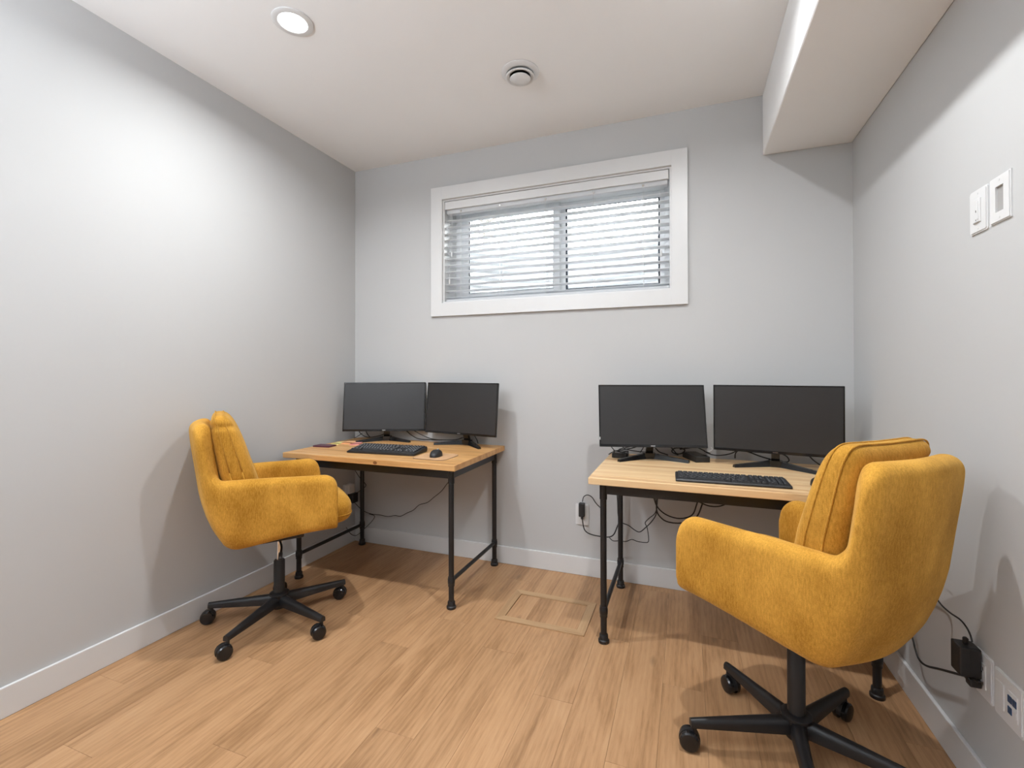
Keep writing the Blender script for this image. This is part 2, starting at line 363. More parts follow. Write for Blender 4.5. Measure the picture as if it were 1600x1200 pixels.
for k in range(34):
    z = 0.7+2.8*rnd.random(); a = rnd.random()*6.28; ln = (1.7-0.3*z)*(0.7+0.5*rnd.random())
    p = Vector((0.03, 0, z)); d = Vector((math.cos(a), math.sin(a), 0.35)).normalized()
    e = p+d*ln
    tube(bm, [p, p+d*ln*0.5+Vector((0, 0, 0.05)), e], lambda t: 0.022*(1-0.8*t), 5, 3)
    for j in range(60):
        t = 0.3+0.75*rnd.random(); c = p+d*ln*t+Vector((rnd.gauss(0, 0.12), rnd.gauss(0, 0.12), rnd.gauss(0, 0.10)))
        u = Vector((rnd.gauss(0, 1), rnd.gauss(0, 1), rnd.gauss(0, 1))).normalized(); v = u.orthogonal().normalized(); s = 0.045
        lf.faces.new([lf.verts.new(c+u*s), lf.verts.new(c+v*s*0.5), lf.verts.new(c-u*s), lf.verts.new(c-v*s*0.5)])
obj('trunk', bm, M_BARK, tree, True); tag(obj('foliage', lf, M_LEAF, tree), kind='stuff')
sap = thing('tree', 'thin leafless sapling beyond the window well', 'tree', (-1.05, 6.4, 2.24))
bm = bmesh.new()
tube(bm, [(0, 0, -0.05), (0.10, 0, 0.8), (0.32, 0.1, 1.9)], lambda t: 0.022*(1-0.8*t), 6)
for k in range(9):
    z = 0.4+1.2*k/9; a = k*2.4; p = Vector((0.12*z, 0, z)); tube(bm, [p, p+Vector((0.22*math.cos(a)+0.1, 0.22*math.sin(a), 0.35))], 0.006, 5, 3)
obj('branches', bm, M_BARK, sap, True)

# ------------------------------------------------------------------ blind
bl = thing('window_blind', 'white horizontal slat blind hung inside the window casing', 'blind', ((OX0+OX1)/2, YB, OZ0))
bx = (OX1-OX0)/2 - 0.012; BY = 0.040
def lz(z): return z-OZ0
obj('valance', bbox(-bx, bx-0.003, 0.000, 0.012, lz(2.288), lz(2.341), 0.003, 2), M_TRIM, bl)
obj('headrail', bbox(-bx+0.006, bx-0.008, 0.016, 0.066, lz(2.262), lz(2.330), 0.004, 2), M_SLAT, bl)
sm = bmesh.new(); ns = 8
rings = []
for i in range(ns+1):
    t = i/ns; y = -0.025+0.05*t; zz = 0.0022*math.sin(math.pi*t)
    rings.append((y, zz))
prof = [(y, z+0.0013) for y, z in rings] + [(y, z-0.0013) for y, z in reversed(rings)]
loft(sm, [[Vector((x, y, z)) for y, z in prof] for x in (-bx+0.002, bx-0.002)])
bmesh.ops.recalc_face_normals(sm, faces=sm.faces)
smesh = bpy.data.meshes.new('slat'); sm.to_mesh(smesh); sm.free(); smesh.materials.append(M_SLAT)
slz = [1.702+0.0428*i for i in range(13)]
for z in slz:
    o = bpy.data.objects.new('slat', smesh); C.objects.link(o); o.parent = bl; o.location = (0, BY, lz(z)); o.rotation_euler = (math.radians(-4), 0, 0)
obj('bottom_rail', bbox(-bx+0.002, bx-0.002, BY-0.026, BY+0.026, lz(1.675), lz(1.690), 0.003, 2), M_SLAT, bl)
for fx in (-0.84, -0.45, -0.02, 0.40, 0.80):
    bm = bmesh.new()
    for y in (BY-0.027, BY+0.027): cyl(bm, (fx*bx, y, lz(1.69)), (fx*bx, y, lz(2.27)), 0.0009, n=6)
    obj('ladder_cord', bm, M_WCABLE, bl)
    obj('cord_clip', bbox(fx*bx-0.006, fx*bx+0.006, 0.012, 0.019, lz(2.268), lz(2.280), 0.001, 1), M_CHROME, bl)
for (u, v, ztop) in ((706, 397, 2.27), (702.5, 440, 2.27), (1033, 396, 2.27)):
    p = at_y(u, v, YB+0.008); bm = bmesh.new()
    xx = p.x-(OX0+OX1)/2
    cyl(bm, (xx, 0.008, lz(p.z)), (xx, 0.012, lz(ztop)), 0.0008, n=6); co = obj('pull_cord', bm, M_WCABLE, bl)
    bm = bmesh.new(); lathe(bm, [(0.003, 0.016), (0.0045, 0.012), (0.0065, -0.014), (0.005, -0.018)], 12, Matrix.Translation((xx, 0.008, lz(p.z)))); obj('tassel', bm, M_TRIM, co, True)

# ------------------------------------------------------------------ ceiling fittings
v = thing('ceiling_vent', 'round white ceiling air diffuser with stepped rings', 'air vent', (-0.748, 2.108, ZC))
bm = bmesh.new(); lathe(bm, [(0.062, -0.001), (0.092, -0.001), (0.092, -0.004), (0.086, -0.008), (0.070, -0.012), (0.066, -0.012), (0.062, -0.006)], 40); obj('outer_ring', bm, M_PLATE, v, True, angle=40)
bm = bmesh.new(); lathe(bm, [(0.072, 0.0), (0.072, -0.003), (0.0, -0.003), (0.0, 0.0)][:2]+[(0.0005, -0.003)], 40); obj('throat', bm, M_HOLE, v)
bm = bmesh.new(); P_ = [(0.052, -0.012), (0.070, -0.024), (0.070, -0.027), (0.064, -0.029), (0.050, -0.022), (0.050, -0.014)]; lathe(bm, P_+[P_[0]], 40); obj('middle_ring', bm, M_PLATE, v, True, angle=40)
bm = bmesh.new(); lathe(bm, [(0.012, -0.004), (0.014, -0.026), (0.046, -0.030), (0.050, -0.034), (0.046, -0.039), (0.02, -0.041), (0.0008, -0.0413)], 40); obj('centre_disc', bm, M_PLATE, v, True, angle=50)
def pot(x, y, power, label):
    t = thing('recessed_light', label, 'ceiling light', (x, y, ZC), 0, 'recessed ceiling lights')
    bm = bmesh.new(); lathe(bm, [(0.056, -0.001), (0.080, -0.001), (0.080, -0.004), (0.074, -0.007), (0.058, -0.007), (0.056, -0.004)], 40); obj('trim_ring', bm, M_PLATE, t, True, angle=40)
    bm = bmesh.new(); lathe(bm, [(0.056, -0.001), (0.056, -0.004), (0.0008, -0.0045)], 40); obj('lens', bm, M_LENS, t)
    ld = bpy.data.lights.new('lamp', 'AREA'); ld.shape = 'DISK'; ld.size = 0.06; ld.spread = math.radians(163); ld.energy = power; ld.color = LAMP_COL
    lo = bpy.data.objects.new('lamp', ld); C.objects.link(lo); lo.parent = t; lo.location = (0, 0, -0.009)
for i, (x, y, p) in enumerate(LAMPS): pot(x, y, p, ['round recessed ceiling light near the chair wall', 'round recessed ceiling light near the bulkhead'][i])
x, y, p = FILL_UPLIGHT
t = thing('added_fill_lamp', 'added black torchiere with an upturned bowl shade, for soft fill light', 'added fill lamp', (x, y, 0))  # invented lamp, added out of view to lift the ceiling and shadows
bm = bmesh.new(); lathe(bm, [(0.14, 0.0), (0.14, 0.012), (0.12, 0.022), (0.02, 0.03)], 36); obj('base', bm, M_BLACK, t, True, angle=40)
bm = bmesh.new(); cyl(bm, (0, 0, 0.03), (0, 0, 1.76), 0.012, n=16); obj('pole', bm, M_BLACK, t, True, angle=40)
bm = bmesh.new(); P_ = [(0.02, 1.75), (0.10, 1.78), (0.15, 1.86), (0.145, 1.86), (0.095, 1.79), (0.02, 1.765)]; lathe(bm, P_+[P_[0]], 36); obj('fill_lamp_shade', bm, M_BLACK, t, True, angle=40)
ld = bpy.data.lights.new('lamp', 'AREA'); ld.shape = 'DISK'; ld.size = 0.16; ld.energy = p; ld.color = (0.89, 0.965, 1.06)
lo = bpy.data.objects.new('lamp', ld); C.objects.link(lo); lo.parent = t; lo.location = (0, 0, 1.83); lo.rotation_euler = (math.pi, 0, 0)

# ------------------------------------------------------------------ wall plates
def wall_plate(name, label, cat, loc, rotz, wd, ht):
    """local: x right along the wall, -y out of the wall, z up; origin at plate centre on the wall"""
    t = thing(name, label, cat, loc, rotz)
    bm = bmesh.new(); prism(bm, rrect(wd, ht, 0.006), 0, 0.0035, Matrix.Rotation(math.pi/2, 4, 'X'))
    prism(bm, rrect(wd-0.008, ht-0.008, 0.005), 0.0035, 0.0060, Matrix.Rotation(math.pi/2, 4, 'X'))
    obj('plate', bm, M_PLATE, t)
    return t
def screws(t, z):
    for s in (-1, 1):
        bm = bmesh.new(); cyl(bm, (0, -0.0055, s*z), (0, -0.0068, s*z), 0.0028, n=10); obj('screw', bm, M_PLATE, t)
RW = -math.pi/2         # on the right wall: local -y faces -x ... rotated below
def on_right(y, z): return (XR, y, z), -math.pi/2
def on_left(y, z): return (XL, y, z), math.pi/2
def on_back(x, z): return (x, YB, z), 0.0
def outlet(t, ports=(0.020, -0.020), skip=()):
    obj('insert', bbox(-0.0165, 0.0165, -0.0085, -0.005, -0.0335, 0.0335, 0.001, 1), M_PLATE, t)
    for i, z in enumerate(ports):
        if i in skip: continue
        bm = bmesh.new()
        for x in (-0.0065, 0.0065): box(bm, x-0.0012, x+0.0012, -0.0090, -0.0084, z-0.0045, z+0.0045)
        cyl(bm, (0, -0.0084, z-0.010), (0, -0.0090, z-0.010), 0.0026, n=10)
        obj('socket', bm, M_HOLE, t)
# upper right: dimmer plate and empty pass-through plate
l, r = on_right(1.678, 1.653); t = wall_plate('dimmer_switch', 'white wall dimmer switch plate on the right-hand wall', 'light switch', l, r, 0.083, 0.123)
obj('rocker', bbox(-0.0165, 0.0165, -0.0095, -0.005, -0.0335, 0.0335, 0.0012, 1), M_PLATE, t)
obj('slider', bbox(0.006, 0.011, -0.0120, -0.009, -0.026, 0.026, 0.001, 1), M_PLATE, t)
obj('indicator', bbox(-0.002, 0.0, -0.0100, -0.0093, -0.004, 0.002), M_HOLE, t); obj('indicator', bbox(-0.002, 0.0, -0.0100, -0.0093, -0.028, -0.024), M_HOLE, t)
obj('air_gap_tab', bbox(-0.014, 0.013, -0.0100, -0.0093, -0.0325, -0.0310), M_GREYHOLE, t); screws(t, 0.049)
l, r = on_right(1.582, 1.655); t = thing('empty_switch_plate', 'white wall plate with an open rectangular cut-out beside the dimmer', 'wall plate', l, r)
bm = bmesh.new(); wd, ht, a, b = 0.0425, 0.0610, 0.0165, 0.0335
for y0, y1, e in ((-0.0035, 0.0, 0.0), (-0.0060, -0.0035, 0.003)):
    box(bm, -wd+e, -a, y0, y1, -ht+e, ht-e); box(bm, a, wd-e, y0, y1, -ht+e, ht-e); box(bm, -a, a, y0, y1, b, ht-e); box(bm, -a, a, y0, y1, -ht+e, -b)
obj('plate', bm, M_PLATE, t); obj('recess', bbox(-a, a, -0.0012, -0.0004, -b, b), M_GREYHOLE, t); screws(t, 0.049)
# lower right: outlet with black adapters, data plate
l, r = on_right(1.672, 0.358); t = wall_plate('wall_outlet', 'white power outlet plate low on the right-hand wall', 'outlet', l, r, 0.080, 0.124); outlet(t); screws(t, 0.0)
l, r = on_right(1.566, 0.355); t = wall_plate('data_outlet', 'white data plate with blue network jacks', 'outlet', l, r, 0.112, 0.122)
obj('insert', bbox(-0.043, -0.012, -0.0085, -0.005, -0.034, 0.034, 0.001, 1), M_PLATE, t); obj('insert', bbox(0.006, 0.042, -0.0085, -0.005, -0.034, 0.034, 0.001, 1), M_PLATE, t)
for x, z, m in ((0.015, 0.014, M_BLUE), (0.033, 0.014, M_BLUE), (0.015, -0.014, M_BLUE), (0.033, -0.014, M_PLATE)):
    j = obj('jack', bbox(x-0.0075, x+0.0075, -0.0100, -0.0080, z-0.009, z+0.009, 0.0006, 1), m, t)
# back wall outlet
l, r = on_back(-0.582, 0.358); t = wall_plate('wall_outlet', 'white power outlet plate on the window wall under the window', 'outlet', l, r, 0.080, 0.124); outlet(t); screws(t, 0.0)
# left wall outlet
l, r = on_left(2.650, 0.358); t = wall_plate('wall_outlet', 'white power outlet plate behind the honey-topped desk', 'outlet', l, r, 0.080, 0.124); outlet(t); screws(t, 0.0)

# ------------------------------------------------------------------ desks
def pipe_leg(parent, x, y, top):
    bm = bmesh.new(); cyl(bm, (0, 0, 0.006), (0, 0, top), 0.0140, n=20)
    lg = obj('leg', bm, M_BLACK, parent, True, (x, y, 0), angle=40)
    bm = bmesh.new(); lathe(bm, [(0.0235, 0.0), (0.0245, 0.004), (0.0240, 0.012), (0.0200, 0.016), (0.0190, 0.034), (0.0175, 0.037), (0.0140, 0.038)], 24); obj('foot', bm, M_BLACKP, lg, True, angle=40)
    bm = bmesh.new(); lathe(bm, [(0.0145, 0.112), (0.0170, 0.113), (0.0170, 0.126), (0.0185, 0.128), (0.0185, 0.150), (0.0170, 0.152), (0.0170, 0.160), (0.0145, 0.161)], 24); obj('collar', bm, M_BLACK, lg, True, angle=40)
    bm = bmesh.new(); lathe(bm, [(0.0145, top-0.078), (0.0165, top-0.076), (0.0165, top)], 24); obj('sleeve', bm, M_BLACK, lg, True, angle=40)
def desk(label, x0, y0, pine, knots=()):
    W, D_, T, Z = 1.115, 0.675, 0.030, 0.742
    t = thing('desk', label, 'desk', (x0+W/2, y0+D_/2, 0))
    widths = [0.062, 0.128, 0.118, 0.130, 0.120, 0.117]; y = -D_/2
    for i, wd in enumerate(widths):
        bm = bbox(-W/2, W/2, -wd/2+0.00015, wd/2-0.00015, -T/2, T/2, 0.0014 if i not in (0,) else 0.003, 2)
        o = obj('top_board', bm, pine, t, False, (0, y+wd/2, Z-T/2)); y += wd
        if i == 0:
            for kx, kz in knots:
                bm = bmesh.new(); cyl(bm, (kx, -wd/2+0.0005, kz), (kx, -wd/2-0.0003, kz), 0.0085, n=18)
                for v_ in bm.verts: v_.co.x = kx+(v_.co.x-kx)*1.5
                obj('knot', bm, M_KNOT, o)
    a = 0.052; xl, xr, yf, yb = -W/2+0.055, W/2-0.055, -D_/2+0.068, D_/2-0.040
    zt = Z-T
    obj('apron', bbox(xl, xr, yf-0.008, yf+0.008, zt-a, zt, 0.001, 1), M_BLACK, t); obj('apron', bbox(xl, xr, yb-0.008, yb+0.008, zt-a, zt, 0.001, 1), M_BLACK, t)
    obj('apron', bbox(xl-0.008, xl+0.008, yf+0.008, yb-0.008, zt-a, zt, 0.001, 1), M_BLACK, t); obj('apron', bbox(xr-0.008, xr+0.008, yf+0.008, yb-0.008, zt-a, zt, 0.001, 1), M_BLACK, t)
    for x in (xl, xr):
        for y_ in (yf, yb): pipe_leg(t, x, y_, zt)
        bm = bmesh.new(); cyl(bm, (x, yf+0.012, 0.139), (x, yb-0.012, 0.139), 0.0105, n=16); obj('stretcher', bm, M_BLACK, t, True, angle=40)
    return t
LX, LY, RX, RY, DZ = -2.187, 2.046, -0.404, 2.018, 0.742
desk('honey pine desk on black pipe legs in the room corner', LX, LY, M_PINE_A, [(0.085, -0.002)])
desk('pale pine desk on black pipe legs against the switch wall', RX, RY, M_PINE_B)

# ------------------------------------------------------------------ monitors
def monitor(label, x, y, yaw, tilt, zc=0.976, tagged=False):
    t = thing('monitor', label, 'monitor', (x, y, DZ), yaw, 'flat black monitors on the desks')
    W, H_ = 0.54, 0.325; T = Matrix.Translation((0, 0, zc-DZ)) @ Matrix.Rotation(-tilt, 4, 'X')
    bm = bmesh.new(); box(bm, -W/2, W/2, 0.001, 0.012, -H_/2, H_/2, 0.002, 2, T)
    rings = []
    for yy_, s in ((0.012, 0.90), (0.030, 0.72), (0.040, 0.60)):
        rings.append([T @ Vector((px*s*W/2, yy_, pz*s*H_/2-0.01)) for px, pz in ((-1, -1), (1, -1), (1, 1), (-1, 1))])
    loft(bm, rings)
    h = obj('housing', bm, M_BLACKP, t)
    bm = bmesh.new()
    bz = 0.006
    for a in ((-W/2, -W/2+bz, -H_/2, H_/2), (W/2-bz, W/2, -H_/2, H_/2), (-W/2+bz, W/2-bz, H_/2-bz, H_/2), (-W/2+bz, W/2-bz, -H_/2, -H_/2+0.014)):
        box(bm, a[0], a[1], -0.002, 0.002, a[2], a[3], 0.0008, 1, T)
    bz_ = obj('bezel', bm, M_BLACKG, t)
    obj('logo_mark', bbox(-0.011, 0.011, -0.0024, -0.0019, -H_/2+0.005, -H_/2+0.009, 0, 1, T), M_CHROME, bz_)
    obj('screen', bbox(-W/2+bz, W/2-bz, -0.0005, 0.0015, -H_/2+0.014, H_/2-bz, 0, 1, T), M_SCREEN, t)
    if tagged: obj('sticker', bbox(-W/2+0.001, -W/2+0.005, -0.0024, -0.0018, -H_/2+0.036, -H_/2+0.050, 0, 1, T), M_PLATE, t)
    # V-shaped foot: hub at the back, two tapering legs forward
    bm = bmesh.new(); prism(bm, rrect(0.060, 0.045, 0.010), 0.0, 0.030, Matrix.Translation((0, 0.075, 0))); st = obj('stand_hub', bm, M_BLACKG, t)
    for s in (-1, 1):
        bm = bmesh.new(); rings = []
        for f in (0, 0.25, 0.5, 0.75, 1.0):
            p = Vector((s*(0.012+0.163*f), 0.080-0.125*f, 0)); hh = 0.028*(1-f)+0.013*f; wdt = 0.019*(1-f)+0.010*f
            dv = Vector((0.125, s*0.163, 0)).normalized()
            rings.append([p+dv*wdt, p-dv*wdt, p-dv*wdt*0.6+Vector((0, 0, hh)), p+dv*wdt*0.6+Vector((0, 0, hh))])
        loft(bm, rings); obj('stand_leg', bm, M_BLACKG, t)
    bm = bmesh.new()
    rings = []
    top = T @ Vector((0, 0.030, -0.06))
    for f in (0, 0.35, 0.7, 1):
        p = Vector((0, 0.078, 0.026)).lerp(top, f); rings.append([p+Vector((sx*0.018, sy*0.011, 0)) for sx, sy in ((-1, -1), (1, -1), (1, 1), (-1, 1))])
    loft(bm, rings); obj('neck', bm, M_BLACKG, t)
    return t
monitor('black monitor beside the sticky notes', -1.885, 2.597, 0.404, 0.121)
monitor('black monitor behind the mouse pad', -1.329, 2.612, -0.154, 0.094)
monitor('black monitor behind the small black box', -0.169, 2.513, 0.250, 0.200, tagged=True)
monitor('black monitor closest to the switch wall', 0.393, 2.494, -0.163, -0.01)

# ------------------------------------------------------------------ keyboards and mice
def keyboard(label, x, y, yaw, w, d, h0, h1, lip, leg=1.0, cat='keyboard'):
    t = thing('keyboard', label, cat, (x, y, DZ), yaw)
    sl = math.atan2(h1-h0, d)
    bm = bmesh.new(); prof = [(-d/2, 0.002), (d/2-0.01, 0.002), (d/2, 0.008), (d/2, h1), (-d/2+lip, h0), (-d/2, h0-0.005)]
    rings = []
    for xx, s in ((-w/2, 0.0), (-w/2+0.006, 1), (w/2-0.006, 1), (w/2, 0.0)):
        rings.append([Vector((xx, yy_*(0.99 if not s else 1), 0.002+(z-0.002)*(0.8 if not s else 1))) for yy_, z in prof])
    loft(bm, rings); obj('case', bm, M_BLACKP, t)
    bm = bmesh.new(); lg = bmesh.new(); kx = (w-0.020)/22.6; ky = (d-lip-0.014)/6.2
    rr = random.Random(5)
    for r in range(6):
        yy_ = -d/2+lip+0.006+ky*(r+0.5)+(0.2*ky if r == 5 else 0)
        xs = []; c = 0.0
        row = [[1.25, 1.25, 1.25, 6.2, 1.25, 1.25, 1.25, 1.3], [2.25]+[1]*10+[2.75], [1.75]+[1]*11+[2.25], [1.5]+[1]*12+[1.5], [1]*13+[2], [1.15]*13][r]
        for kw in row: xs.append((c, kw)); c += kw
        c = 15.3
        for kw in ([1]*3 if r in (0, 3, 4, 5) else ([0, 1, 0] if r == 1 else [])):
            if kw: xs.append((c, 1))
            c += 1
        c = 18.6
        for kw in ([2, 1, 1] if r == 0 else [1]*4): xs.append((c, kw)); c += kw
        for c0, kw in xs:
            xa = -w/2+0.010+c0*kx; xb = xa+kw*kx; zb = h0+(yy_+d/2-lip)*(h1-h0)/(d-lip)
            i0 = [Vector((xa+0.0008, yy_-ky/2+0.0008, 0)), Vector((xb-0.0008, yy_-ky/2+0.0008, 0)), Vector((xb-0.0008, yy_+ky/2-0.0008, 0)), Vector((xa+0.0008, yy_+ky/2-0.0008, 0))]
            cx = Vector(((xa+xb)/2, yy_, 0))
            def zz(p, e): return Vector((p.x, p.y, h0+(p.y+d/2-lip)*(h1-h0)/(d-lip)+e))
            loft(bm, [[zz(p, -0.001) for p in i0], [zz(cx+(p-cx)*0.84, 0.0060) for p in i0]])
            if kw < 3:
                q0 = cx+Vector((-0.0018, 0.0012, 0)); ww = (0.0026+0.0014*rr.random())*leg; hl_ = 0.0022*leg
                lg.faces.new([lg.verts.new(zz(q0+Vector((a, b, 0)), 0.0062)) for a, b in ((-ww, -hl_), (ww, -hl_), (ww, hl_), (-ww, hl_))])
    k = tag(obj('keys', bm, M_KEY, t), kind='stuff'); tag(obj('key_legends', lg, M_LEGEND, k), kind='stuff')
    for s in (-1, 1): obj('foot', bbox(s*w*0.4-0.012, s*w*0.4+0.012, d/2-0.02, d/2-0.012, 0.0, 0.004), M_BLACKP, t)
    obj('foot', bbox(-w*0.4, w*0.4, -d/2+0.01, -d/2+0.016, 0.0, 0.003), M_BLACKP, t)
keyboard('black keyboard with white legends on the honey pine desk', -1.622, 2.262, 0.075, 0.428, 0.165, 0.016, 0.030, 0.020)
keyboard('slim black keyboard on the pale pine desk', 0.170, 2.138, 0.040, 0.432, 0.120, 0.012, 0.020, 0.004, 0.45)
def mouse(label, x, y, yaw, z=DZ):
    t = thing('computer_mouse', label, 'mouse', (x, y, z), yaw)
    bm = bmesh.new(); rings = []
    for f in [i/12 for i in range(13)]:
        yy_ = -0.052+0.104*f; e = max(0.05, math.sin(math.pi*(0.04+0.92*f)))**0.5; hw = 0.034*e*(1-0.10*math.sin(math.pi*f)); hh = 0.036*max(0.15, math.sin(math.pi*(0.10+0.80*f)))**0.7
        rings.append([Vector((hw*math.copysign(abs(math.cos(a))**0.62, math.cos(a)), yy_, max(0.001, hh*abs(math.sin(a))**0.72))) for a in [math.pi*i/14 for i in range(15)]])
    loft(bm, rings); b = obj('body', bm, M_BLACKP, t, True, angle=60)
    bm = bmesh.new(); cyl(bm, (-0.004, 0.026, 0.0275), (0.004, 0.026, 0.0275), 0.010, n=16); obj('scroll_wheel', bm, M_GREYHOLE, t, True, angle=40)
    bm = bmesh.new(); tube(bm, [(0, 0.050, 0.014), (0, 0.034, 0.0285), (0, 0.010, 0.0362)], 0.0008, 6); obj('button_split', bm, M_HOLE, t)
mouse('black mouse resting on the tan mouse pad', -1.283, 2.232, 0.15, DZ+0.0025)
mouse('black mouse partly hidden by the chair back cushion', 0.500, 2.175, 0.1)
M_PAD = mat('tan_mouse_pad', (0.56, 0.33, 0.17), 0.8, var=0.06, vscale=(30, 30, 30)); M_PADE = mat('dark_pad_edge', (0.08, 0.05, 0.035), 0.8, var=0.1)
t = thing('mouse_pad', 'thin tan mouse pad with a dark edge', 'mouse pad', (-1.285, 2.232, DZ))
bm = bmesh.new(); prism(bm, rrect(0.205, 0.195, 0.040, 8), 0.0, 0.0018); obj('base', bm, M_PADE, t)
bm = bmesh.new(); prism(bm, rrect(0.201, 0.191, 0.038, 8), 0.0018, 0.0024); obj('surface', bm, M_PAD, t)

# small items on the desks
M_PURPLE = mat('plum_cover', (0.10, 0.03, 0.055), 0.4, var=0.1); M_YEL = mat('yellow_note', (0.80, 0.72, 0.30), 0.8, var=0.04)
M_ORG = mat('orange_note', (0.86, 0.45, 0.22), 0.8, var=0.04); M_PNK = mat('pink_note', (0.80, 0.33, 0.30), 0.8, var=0.04)
t = thing('phone_wallet', 'plum coloured flat phone case on the honey pine desk', 'phone case', (-2.118, 2.305, DZ), 0.10)
bm = bmesh.new(); prism(bm, rrect(0.120, 0.078, 0.008), 0.0, 0.0085); obj('case', bm, M_PURPLE, t)
bm = bmesh.new(); prism(bm, rrect(0.112, 0.070, 0.006), 0.0085, 0.0092); obj('face', bm, M_PURPLE, t)
def notepad(label, x, y, rot, m, wd, dp, h):
    t = thing('sticky_notes', label, 'sticky notes', (x, y, DZ), rot)
    obj('sheets', bbox(-wd/2, wd/2, -dp/2, dp/2, 0, h), m, t)
    bm = bmesh.new(); n_ = 8   # top sheet, lifting at its front edge
    loft(bm, [[Vector((xx, -dp/2+dp*i/n_, h+0.0004+0.004*max(0, 1-i/3)**2)) for i in range(n_+1)] for xx in (-wd/2, wd/2)], cap=False, closed=False); s_ = obj('top_sheet', bm, m, t)
    sdm = s_.modifiers.new('s', 'SOLIDIFY'); sdm.thickness = 0.0003
notepad('small yellow sticky note pad on the honey pine desk', -2.120, 2.428, 0.1, M_YEL, 0.052, 0.076, 0.005)
notepad('orange sticky note pad on the honey pine desk', -2.062, 2.475, 0.25, M_ORG, 0.076, 0.10, 0.007)
notepad('pink sticky note pad next to the monitor stand', -1.995, 2.448, 0.45, M_PNK, 0.060, 0.09, 0.006)
t = thing('mini_computer', 'small square black box under a monitor edge', 'computer', (-0.338, 2.580, DZ), 0.05)
bm = bmesh.new(); prism(bm, rrect(0.084, 0.105, 0.010), 0.002, 0.026); obj('case', bm, M_BLACKP, t)
obj('port', bbox(-0.006, 0.004, -0.0535, -0.052, 0.010, 0.018), M_HOLE, t); obj('lid', bbox(-0.036, 0.036, -0.046, 0.046, 0.026, 0.0272), M_BLACKG, t)
for sx in (-1, 1): obj('foot', bbox(sx*0.03-0.005, sx*0.03+0.005, -0.045, 0.045, 0, 0.003), M_BLACKP, t)
t = thing('docking_station', 'long black docking box between the monitors', 'docking station', (0.045, 2.625, DZ), 0.42)
obj('case', bbox(-0.038, 0.038, -0.080, 0.080, 0.0, 0.030, 0.003, 2), M_BLACKP, t); obj('front_port', bbox(0.006, 0.013, -0.0815, -0.0798, 0.010, 0.015), M_HOLE, t)
obj('lid', bbox(-0.034, 0.034, -0.076, 0.076, 0.0300, 0.0308), M_BLACKG, t)

# ------------------------------------------------------------------ adapters and cables
def adapter(name, label, loc, rot, w, d, h, m=M_BLACKP, cat='power adapter'):
    t = thing(name, label, cat, loc, rot)
    obj('body', bbox(-w/2, w/2, -d, -0.001, -h/2, h/2, 0.004, 2), m, t)
    obj('seam', bbox(-w/2-0.0003, w/2+0.0003, -d*0.55, -d*0.53, -h/2+0.003, h/2-0.003), M_HOLE if m is M_BLACKP else M_GREYHOLE, t)
    return t
l, r = on_back(-0.592, 0.385)
t = adapter('power_adapter', 'slim black power adapter plugged in under the window', (-0.580, YB-0.009, 0.392), 0.0, 0.034, 0.030, 0.080)
obj('strain_relief', bbox(-0.006, 0.008, -0.022, -0.010, -0.056, -0.038, 0.003, 1), M_BLACKP, t)
t = adapter('power_adapter', 'black wall adapter plugged in low on the switch wall', (XR-0.009, 1.690, 0.388), -math.pi/2, 0.050, 0.050, 0.082)
obj('strain_relief', bbox(-0.006, 0.006, -0.032, -0.020, 0.040, 0.060, 0.003, 1), M_BLACKP, t)
t = thing('power_plug', 'black flat power plug below the wall adapter on the switch wall', 'plug', (XR-0.009, 1.676, 0.332), -math.pi/2)
obj('head', bbox(-0.014, 0.012, -0.028, -0.001, -0.011, 0.011, 0.004, 2), M_BLACKP, t); obj('grip', bbox(-0.034, -0.013, -0.024, -0.008, -0.007, 0.007, 0.003, 2), M_BLACKP, t)
adapter('power_adapter', 'white cube adapter plugged in behind the honey pine desk', (XL+0.009, 2.640, 0.392), math.pi/2, 0.056, 0.045, 0.060, M_PLATE)
adapter('power_adapter', 'black adapter below the white cube adapter', (XL+0.009, 2.672, 0.322), math.pi/2, 0.055, 0.048, 0.066)
def cable(name, label, pts, r=0.0028, m=M_CABLE, cat='cable', k=6):
    bm = bmesh.new(); tube(bm, pts, r, 8, k); o = obj(name, bm, m, None, True); return tag(o, label, cat)
def ypts(y, *uv): return [at_y(u, v, y) for u, v in uv]
# left desk
P0 = Vector((XL+0.045, 2.665, 0.285))
cable('power_cable', 'thin wavy black cable hanging under the honey pine desk', [P0+Vector((0, 0, 0.012))]+ypts(2.70, (566, 797), (580, 803), (593, 804.5), (606, 807), (617, 805.5), (626, 806.5), (636, 801.5), (646, 797), (655, 789), (668, 785), (678, 777), (690, 767), (700, 754), (712, 742)), 0.0022, k=4)
cable('power_cable', 'black cable drooping behind the corner desk leg to the floor side', [at_y(577, 803, 2.705), at_y(585, 806, 2.705), at_y(583, 812, 2.705), at_y(574, 822, 2.705), at_y(566, 829, 2.70), at_y(561, 834, 2.69), at_y(555, 837, 2.68), at_y(548, 834, 2.66), at_y(541, 824, 2.62)], 0.0020, k=4)
cable('power_cable', 'short black cable dropping behind the honey pine desk', [at_y(549, 726, 2.715), at_y(556, 737, 2.715), at_y(562, 746, 2.71), at_y(570, 755, 2.70), Vector((-2.12, 2.70, 0.40)), P0+Vector((0.0, 0.02, 0.06))], 0.0022, k=4)
cable('monitor_cable', 'black cable loop under the monitor beside the sticky notes', ypts(2.66, (560, 671), (563, 677), (572, 682.5), (581, 683), (592, 681), (600, 678), (608, 672)), 0.0030)
cable('monitor_cable', 'short black cable crossing under the corner monitor', ypts(2.67, (571, 672), (574, 678), (578, 683)), 0.0028)
cable('monitor_cable', 'black cable running to the desk edge under the corner monitor', ypts(2.68, (566, 677), (560, 681), (553, 685)), 0.0025)
